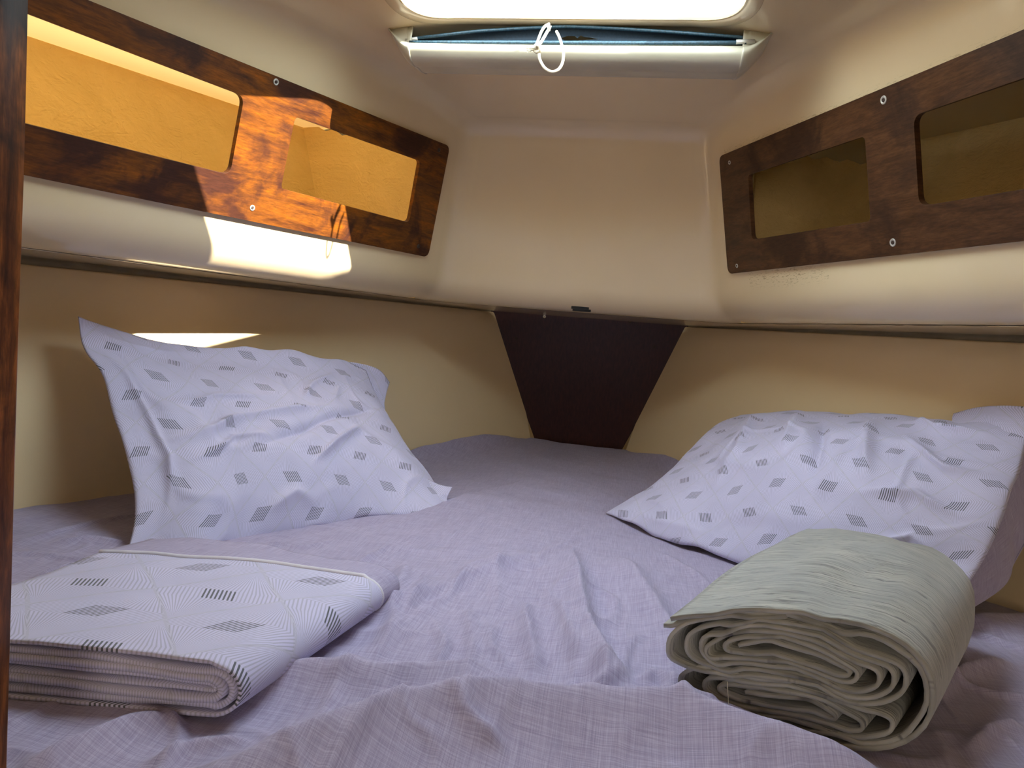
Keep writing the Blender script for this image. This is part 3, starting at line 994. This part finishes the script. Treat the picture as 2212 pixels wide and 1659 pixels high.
# ------------------------------------------------------------------ pillows (Coons patches with loft)
def coons(bot, top, left, right, nu, nv):
    b, t = resample(bot, nu), resample(top, nu)
    l, r = resample(left, nv), resample(right, nv)
    u = np.linspace(0, 1, nu)[None, :, None]
    v = np.linspace(0, 1, nv)[:, None, None]
    return ((1-v)*b[None]+v*t[None]+(1-u)*l[:, None]+u*r[:, None]
            - ((1-u)*(1-v)*b[0]+u*(1-v)*b[-1]+(1-u)*v*t[0]+u*v*t[-1]))
def edgecurve(pts):
    return catmull(np.array([aty(*p) for p in pts]), 8)
def pillow(name, bot, top, left, right, TF, TB, size, folds, seed, label, uvrot=0, peak=(.5, .5), ps=1.):
    nu, nv = 210, 150
    C0 = coons(edgecurve(bot), edgecurve(top), edgecurve(left), edgecurve(right), nu, nv)
    u, v = np.meshgrid(np.linspace(0, 1, nu), np.linspace(0, 1, nv))
    du = np.gradient(C0, axis=1)
    dv = np.gradient(C0, axis=0)
    n = np.cross(du, dv)
    n /= np.linalg.norm(n, axis=2)[..., None]+1e-12
    for _ in range(12):
        n = (n+np.roll(n, 3, 0)+np.roll(n, -3, 0)+np.roll(n, 3, 1)+np.roll(n, -3, 1))
        n /= np.linalg.norm(n, axis=2)[..., None]
    mid = n[nv//2, nu//2]
    if mid @ (CAM-C0[nv//2, nu//2]) < 0:
        n = -n
    pu = np.where(u < peak[0], u/peak[0]*.5, .5+(u-peak[0])/(1-peak[0])*.5)
    pv = np.where(v < peak[1], v/peak[1]*.5, .5+(v-peak[1])/(1-peak[1])*.5)
    su, sv = np.sin(np.pi*pu), np.sin(np.pi*pv)
    T = np.clip(su, 0, 1)**.55*np.clip(sv, 0, 1)**.55*(.55+.45*su*sv)
    un, vn = u*size[0], v*size[1]
    em = np.clip(np.minimum(np.minimum(u, 1-u), np.minimum(v, 1-v))/.12, 0, 1)
    wr = .0060*fbm(un*8+seed, vn*8, 3)+.0045*np.exp(-(np.abs(vnoise(un*11+seed, vn*9))/.10)**2)*(.5+.5*vnoise(un*5, vn*5+seed))
    # gathers running in from the seams
    eb = np.exp(-v/.10)+np.exp(-(1-v)/.10)
    el = np.exp(-u/.08)+np.exp(-(1-u)/.08)
    wr += .0065*eb*vnoise(un*32+seed, vn*3)+.0055*el*vnoise(un*3+seed, vn*32)
    for (pts, h, wl, wr_) in folds:
        wr += ridge(un, vn, [(a*size[0], b*size[1]) for a, b in pts], h*1.7, wl*.75, wr_*.75, True, .35)
    C0 = C0+n*(.006*vnoise(un*16+seed, vn*16)*(1-em))[..., None]
    C0[..., 2] += .0045*vnoise(un*22, vn*22+seed)*(1-em)*np.minimum(1, 6*np.minimum(u, 1-u))
    Fp = C0+n*(TF*T+wr*em)[..., None]
    Bp = C0-n*(TB*T+.002*fbm(un*10, vn*10+9, 2)*em)[..., None]
    Vv = np.concatenate([Fp.reshape(-1, 3), Bp.reshape(-1, 3)])
    N0 = nu*nv
    fcs = []
    for i in range(nv-1):
        for j in range(nu-1):
            q = (i*nu+j, i*nu+j+1, (i+1)*nu+j+1, (i+1)*nu+j)
            fcs.append(q)
            fcs.append(tuple(k+N0 for k in q[::-1]))
    cs, sn = math.cos(uvrot), math.sin(uvrot)
    uu, vv_ = (un*cs-vn*sn)*ps, (un*sn+vn*cs)*ps
    uv = np.stack([uu, vv_], -1).reshape(-1, 2)
    base = C0[:, :, 2].min()
    root = empty(name, C0[0, nu//2])
    me = bpy.data.meshes.new('pillowcase')
    me.from_pydata([tuple(p) for p in Vv.tolist()], [], fcs)
    ul = me.uv_layers.new(name='UVMap')
    li = np.empty(len(me.loops), dtype=np.int32)
    me.loops.foreach_get('vertex_index', li)
    ul.data.foreach_set('uv', np.concatenate([uv, uv]).astype(np.float32)[li].ravel())
    bm = bmesh.new()
    bm.from_mesh(me)
    bmesh.ops.remove_doubles(bm, verts=bm.verts, dist=.0002)
    bm.normal_update()
    bm.to_mesh(me)
    bm.free()
    link('pillowcase', me, M_PAT, root, True)
    tag(root, label, 'pillow')
    return root, C0
def flap(root, name, bot, top, left, right, size, off, bulge=.0):
    nu, nv = 60, 40
    C0 = coons(edgecurve(bot), edgecurve(top), edgecurve(left), edgecurve(right), nu, nv)
    u, v = np.meshgrid(np.linspace(0, 1, nu), np.linspace(0, 1, nv))
    C0[..., 1] += .004*fbm(u*4+off, v*4, 3)*np.sin(np.pi*v)-bulge*np.sin(np.pi*u)*np.sin(np.pi*v)
    o = gridmesh(name, C0, M_PAT, root, np.stack([u*size[0]+off, v*size[1]], -1))
    m = o.modifiers.new('solid', 'SOLIDIFY')
    m.thickness = .0015
    return o

pl, C0L = pillow('pillow',
    bot=[(272, 1203, .80), (330, 1192, .83), (420, 1196, .86), (500, 1172, .93), (640, 1147, 1.02), (800, 1118, 1.13), (920, 1108, 1.19), (968, 1092, 1.24)],
    top=[(168, 683, .97), (235, 706, 1.02), (310, 727, 1.06), (380, 744, 1.12), (500, 749, 1.19), (570, 757, 1.24), (640, 759, 1.29), (690, 772, 1.33), (745, 778, 1.38), (790, 800, 1.42)],
    left=[(272, 1203, .80), (292, 1120, .84), (286, 1050, .87), (262, 960, .90), (240, 880, .93), (215, 800, .95), (180, 740, .965), (168, 683, .97)],
    right=[(968, 1092, 1.24), (940, 1040, 1.28), (895, 985, 1.31), (840, 900, 1.36), (812, 850, 1.40), (790, 800, 1.42)],
    TF=.060, TB=.040, size=(.60, .44),
    folds=[([(.05, .40), (.25, .47), (.50, .52), (.78, .60)], .008, .010, .016), ([(.30, .30), (.55, .42), (.80, .58), (.95, .66)], -.007, .012, .010),
           ([(.50, .22), (.66, .36), (.82, .50)], .008, .007, .010), ([(.10, .60), (.3, .64), (.55, .64)], .005, .010, .010), ([(.60, .60), (.68, .74), (.84, .92)], .006, .007, .009),
           ([(.72, .62), (.80, .78)], .004, .006, .008), ([(.06, .05), (.10, .35), (.06, .7), (.02, .95)], .006, .007, .010), ([(.12, .32), (.30, .40), (.45, .38)], .005, .007, .008),
           ([(.03, .95), (.15, .93), (.35, .95)], .004, .008, .008), ([(.35, .06), (.45, .12), (.55, .05)], .007, .015, .015)],
    seed=3, label='white pillow with grey diamond line pattern leaning against the left lining', uvrot=.12, peak=(.45, .36), ps=1.22)
flap(pl, 'pillowcase_hem', bot=[(700, 900, 1.38), (760, 905, 1.40), (836, 907, 1.43)], top=[(700, 778, 1.36), (770, 784, 1.41), (818, 798, 1.45), (842, 826, 1.48)],
     left=[(700, 900, 1.38), (700, 778, 1.36)], right=[(836, 907, 1.43), (831, 870, 1.44), (842, 826, 1.48)], size=(.14, .14), off=.3)
flap(pl, 'pillowcase_hem', bot=[(900, 1108, 1.18), (940, 1108, 1.205), (975, 1096, 1.23)], top=[(900, 1020, 1.25), (945, 1045, 1.26), (976, 1052, 1.25)],
     left=[(900, 1108, 1.18), (900, 1020, 1.25)], right=[(975, 1096, 1.23), (966, 1078, 1.24), (976, 1052, 1.25)], size=(.08, .08), off=.9, bulge=.008)

pr, C0R = pillow('pillow',
    bot=[(1310, 1112, 1.325), (1400, 1150, 1.24), (1500, 1187, 1.17), (1640, 1232, 1.08), (1800, 1290, 1.00), (1950, 1320, .96), (2062, 1300, .93)],
    top=[(1600, 896, 1.55), (1700, 890, 1.49), (1850, 899, 1.37), (1960, 903, 1.28), (2060, 905, 1.20), (2140, 905, 1.13), (2225, 915, 1.08)],
    left=[(1310, 1112, 1.325), (1400, 1052, 1.38), (1480, 985, 1.45), (1545, 922, 1.52), (1600, 896, 1.55)],
    right=[(2062, 1300, .93), (2120, 1215, .955), (2170, 1110, .98), (2205, 1000, 1.03), (2225, 915, 1.08)],
    TF=.085, TB=.045, size=(.62, .44),
    folds=[([(.12, .95), (.22, .70), (.30, .45), (.30, .20)], .009, .014, .022), ([(.30, .92), (.42, .66), (.50, .40)], .008, .014, .018),
           ([(.45, .80), (.56, .55), (.62, .30)], -.008, .014, .014), ([(.60, .90), (.68, .62), (.74, .40)], .009, .012, .018), ([(.72, .75), (.88, .60), (.97, .62)], .008, .010, .014),
           ([(.70, .35), (.84, .45), (.96, .40)], .006, .008, .012), ([(.68, .92), (.80, .84), (.97, .88)], .008, .008, .014), ([(.75, .15), (.86, .28), (.95, .2)], .006, .010, .012),
           ([(.02, .03), (.2, .05), (.45, .06)], .005, .007, .012)],
    seed=11, label='white pillow with grey diamond line pattern lying against the right lining behind the grey blanket', uvrot=-.25, peak=(.55, .45), ps=1.45)
flap(pr, 'pillowcase_hem', bot=[(2050, 925, 1.17), (2110, 940, 1.12), (2230, 960, 1.05)], top=[(2060, 893, 1.22), (2110, 880, 1.17), (2170, 876, 1.12), (2235, 880, 1.08)],
     left=[(2050, 925, 1.17), (2060, 893, 1.22)], right=[(2230, 960, 1.05), (2235, 880, 1.08)], size=(.12, .06), off=.5, bulge=.02)

# loose folded sheet under the right pillow, its corner hanging free
fl_b = [(2040, 1310, .965), (2085, 1332, .97), (2140, 1306, .985), (2192, 1268, 1.00), (2202, 1235, 1.015), (2250, 1150, 1.03)]
fl_t = [(2040, 1180, 1.02), (2100, 1090, 1.03), (2150, 1030, 1.04), (2200, 980, 1.05), (2250, 960, 1.06)]
Cf = coons(edgecurve(fl_b), edgecurve(fl_t), edgecurve([fl_b[0], (2040, 1240, .99), fl_t[0]]), edgecurve([fl_b[-1], (2250, 1050, 1.045), fl_t[-1]]), 60, 50)
uu_, vv2 = np.meshgrid(np.linspace(0, 1, 60), np.linspace(0, 1, 50))
Cf[..., 0] += .004*fbm(uu_*3, vv2*3, 3)*np.sin(np.pi*vv2)
Cf[..., 0] -= .012*np.exp(-vv2/.08)
fo = gridmesh('folded_sheet', Cf, M_CUFF, uv=np.stack([uu_*.22, vv2*.2], -1))
m = fo.modifiers.new('solid', 'SOLIDIFY')
m.thickness = .003
tag(fo, 'loose lavender sheet corner hanging out from under the right pillow', 'folded sheet')

# ------------------------------------------------------------------ folded and rolled cloth
def cloth_strip(name, path_fn, nw, th, mat, parent, w0=0., w1=1., uvs=(1, 1), uoff=0., voff=0.):
    """path_fn(w) -> list of 3D points: one cross-section; given thickness th"""
    A, B = [], []
    ws = np.linspace(w0, w1, nw)
    secs = [np.array(path_fn(w)) for w in ws]
    L = np.concatenate([[0], np.cumsum(np.linalg.norm(np.diff(secs[0], axis=0), axis=1))])
    n = len(secs[0])
    P = np.array(secs)
    du = np.gradient(P, axis=1)
    dw = np.gradient(P, axis=0)
    nr = np.cross(du, dw)
    nr /= np.linalg.norm(nr, axis=2)[..., None]+1e-12
    top, botm = P+nr*th/2, P-nr*th/2
    ring = np.concatenate([top, botm[:, ::-1]], axis=1)
    uv = np.zeros(ring.shape[:2]+(2,))
    Lr = np.concatenate([L, L[::-1]])
    uv[..., 0] = Lr[None]+uoff
    LW = np.linalg.norm(secs[-1].mean(0)-secs[0].mean(0))
    uv[..., 1] = (w0+(ws-w0))[:, None]*LW/max(w1-w0, 1e-6)+voff
    m = ring.shape[1]
    V = ring.reshape(-1, 3)
    fcs = []
    for i in range(nw-1):
        for j in range(m):
            j2 = (j+1) % m
            fcs.append((i*m+j, (i+1)*m+j, (i+1)*m+j2, i*m+j2))
    for i in (0, nw-1):
        for j in range(n-1):
            q = (i*m+j, i*m+j+1, i*m+m-2-j, i*m+m-1-j)
            fcs.append(q if i == 0 else q[::-1])
    return mesh(name, V, fcs, mat, parent, True, uv.reshape(-1, 2))

# ---- folded duvet cover at the lower left
st = empty('folded_duvet_cover', (-.29, .62, ZM))
FL, FR = np.array([-.445, .462]), np.array([-.150, .500])
BL_, BR_ = np.array([-.425, .768]), np.array([-.108, .772])
def stack_frame(s, w, h):
    """s: 0 left .. 1 right edge, w: 0 near .. 1 far, h: height"""
    near = FL+(FR-FL)*s
    far = BL_+(BR_-BL_)*s
    far = far+np.array([0, .012*math.sin(math.pi*s)])
    p = near+(far-near)*w
    return np.array([p[0], p[1], ZM+.006+h])
WST = .287
WPS = lambda s: .74+.12*s
def u_path(ins, hh, s0, n=16, wav=0., seed=0., bot_s0=None, part=0):
    def fn(w):
        pts = []
        wf = (lambda s: w) if part == 0 else (lambda s: w*WPS(s)) if part == 1 else (lambda s: WPS(s)+(1-WPS(s))*w)
        hgt_ = hh*(1-.12*wf(.5))
        top, bot = hgt_-ins, ins
        r = (top-bot)/2
        xr = 1-(ins+r)/WST
        for i in range(n+1):
            s = s0+(xr-s0)*i/n
            wob = wav*(vnoise(np.array(s*7+seed), np.array(wf(s)*4+seed)))
            crown = .003*math.sin(math.pi*s)
            pts.append(stack_frame(s, wf(s), top+float(wob)+crown))
        for i in range(1, 12):
            t = math.pi/2-math.pi*i/12
            pts.append(stack_frame(xr+r*math.cos(t)*1.15/WST, wf(xr), bot+r+r*math.sin(t)))
        sb = bot_s0 if bot_s0 is not None else s0
        for i in range(n+1):
            s = xr+(sb-xr)*i/n
            wob = wav*(vnoise(np.array(s*6+seed+9), np.array(wf(s)*4+seed)))
            pts.append(stack_frame(s, wf(s), bot+float(wob)*.6))
        return pts
    return fn
WP = .83
outer_fn = u_path(.002, .047, -.02, 40, .0030, 1., part=1)
ob_ = cloth_strip('patterned_cover', outer_fn, 60, .0030, M_PAT, st, 0, 1)
tag(ob_, 'white cotton with grey diamond line pattern')
cf = cloth_strip('plain_cuff', u_path(.0022, .047, -.02, 40, .0030, 1., part=2), 16, .0030, M_CUFF, st, 0, 1.0)
tag(cf, 'plain lavender cuff band')
pts_p = outer_fn(1.)[:40+1+12]
tube('piping', [p+np.array([0, 0, .0022]) if i < 41 else p for i, p in enumerate(pts_p)], .0024, M_PIPE, st, sub=1)
cloth_strip('inner_fold', u_path(.0085, .047, -.02, 30, .0030, 4.), 30, .0050, M_PAT, st, .006, .97, uoff=.3, voff=.036)
cloth_strip('inner_fold', u_path(.0155, .047, .0, 30, .0028, 8.), 30, .0055, M_PAT, st, .0, .96, uoff=.7, voff=.036)
cloth_strip('inner_fold', u_path(.0212, .047, .16, 24, .0012, 5.), 30, .0030, M_PAT, st, .012, .95, uoff=.1, voff=.036)
tag(st, 'folded patterned duvet cover with a lavender cuff beside the door post', 'duvet cover')

# ---- grey blanket roll at the right
bl = empty('blanket', (.36, .75, ZM))
a_ax = np.array([.52, .854])
b_ax = np.array([.854, -.52])
O0 = np.array([.195, .640])
LB = .41
def bl_frame(s, w, h):
    wid = .200-.010*w
    o = O0+a_ax*(LB*w)+np.array([.006, 0])*math.sin(math.pi*w)
    p = o+b_ax*(s*wid)+a_ax*(s*.085*(1-w)-.03*s*w)
    return np.array([p[0], p[1], ZM+.004+h])
WB = .200
def bl_u(ins, s0t, s0b, wav, seed, n=26):
    def fn(w):
        hh = .112+.014*math.sin(math.pi*min(w*1.0, 1))*1+.010*w
        hh *= 1-.35*np.clip((w-.88)/.12, 0, 1)**2
        pts = []
        top, bot = hh-ins, ins*.8
        r = (top-bot)/2
        xr = 1-(ins+r)/WB
        for i in range(n+1):
            s = s0t+(xr-s0t)*i/n
            drop = .030*np.clip((.45-s)/.45, 0, 1)**1.6*(1-.5*w)
            wob = wav*float(vnoise(np.array(s*5+seed), np.array(w*3+seed*2)))+wav*.5*float(vnoise(np.array(s*12+seed), np.array(w*5)))
            pts.append(bl_frame(s, w, top-drop*(1-ins/.06)+wob))
        for i in range(1, 16):
            t = math.pi/2-math.pi*i/16
            wob = wav*.7*float(vnoise(np.array(i*.4+seed), np.array(w*3+seed)))
            pts.append(bl_frame(xr+(r+wob)*math.cos(t)*1.05/WB, w, bot+r+(r+wob*.4)*math.sin(t)))
        for i in range(1, n+1):
            s = xr+(s0b-xr)*i/n
            wob = wav*float(vnoise(np.array(s*6+seed+5), np.array(w*3+seed)))
            pts.append(bl_frame(s, w, bot+max(wob, -.002)))
        return pts
    return fn
cloth_strip('outer_wrap', bl_u(.003, .0, .12, .0030, 2.), 70, .0040, M_BLK, bl, 0, 1)
def bl_spiral(cs, ch, a0, a1, b0, b1, turns, wav, seed, ph=0., n=46):
    def fn(w):
        k = 1+.12*math.sin(math.pi*w)+.06*w
        pts = []
        N = int(n*turns)
        for i in range(N+1):
            f = i/N
            t = ph+2*math.pi*turns*f
            a_, b_ = a0+(a1-a0)*f, b0+(b1-b0)*f
            c, s_ = math.cos(t), math.sin(t)
            x = a_*math.copysign(abs(c)**.62, c)
            y = b_*math.copysign(abs(s_)**.75, s_)
            s1 = cs+x+.02*vnoise(np.array(f*6+seed), np.array(w*3))
            drop = .020*max(0., (.45-s1)/.45)**1.5*(ch/.08)
            wob = wav*float(vnoise(np.array(s1*5.5+seed), np.array(w*3+seed)))+.4*wav*float(vnoise(np.array(s1*13+seed+f*3), np.array(w*5)))
            pts.append(bl_frame(float(s1), w, max((ch+y)*k-drop+wob, .003)))
        return pts
    return fn
cloth_strip('outer_wrap', bl_u(.0080, -.03, .06, .0045, 5.), 40, .0040, M_BLK, bl, .004, .98)
spir = [(.465, .073, .465, .20, .0290, .0035, 5.2, .0062, 9., math.pi*.5), (.48, .0275, .45, .16, .0185, .0028, 3.2, .0050, 15., math.pi*.5)]
for k, sp_ in enumerate(spir):
    cloth_strip('inner_fold', bl_spiral(*sp_), 36, .0034, M_BLK, bl, .006*k, .97, uoff=k*.37)
tube('thread', [aty(1571, 1472, .62), aty(1573, 1500, .615), aty(1574, 1530, .61)], .0003, M_CORD, bl, seg=5)
tag(bl, 'grey slubbed wool blanket folded into a thick roll in front of the right pillow', 'blanket')
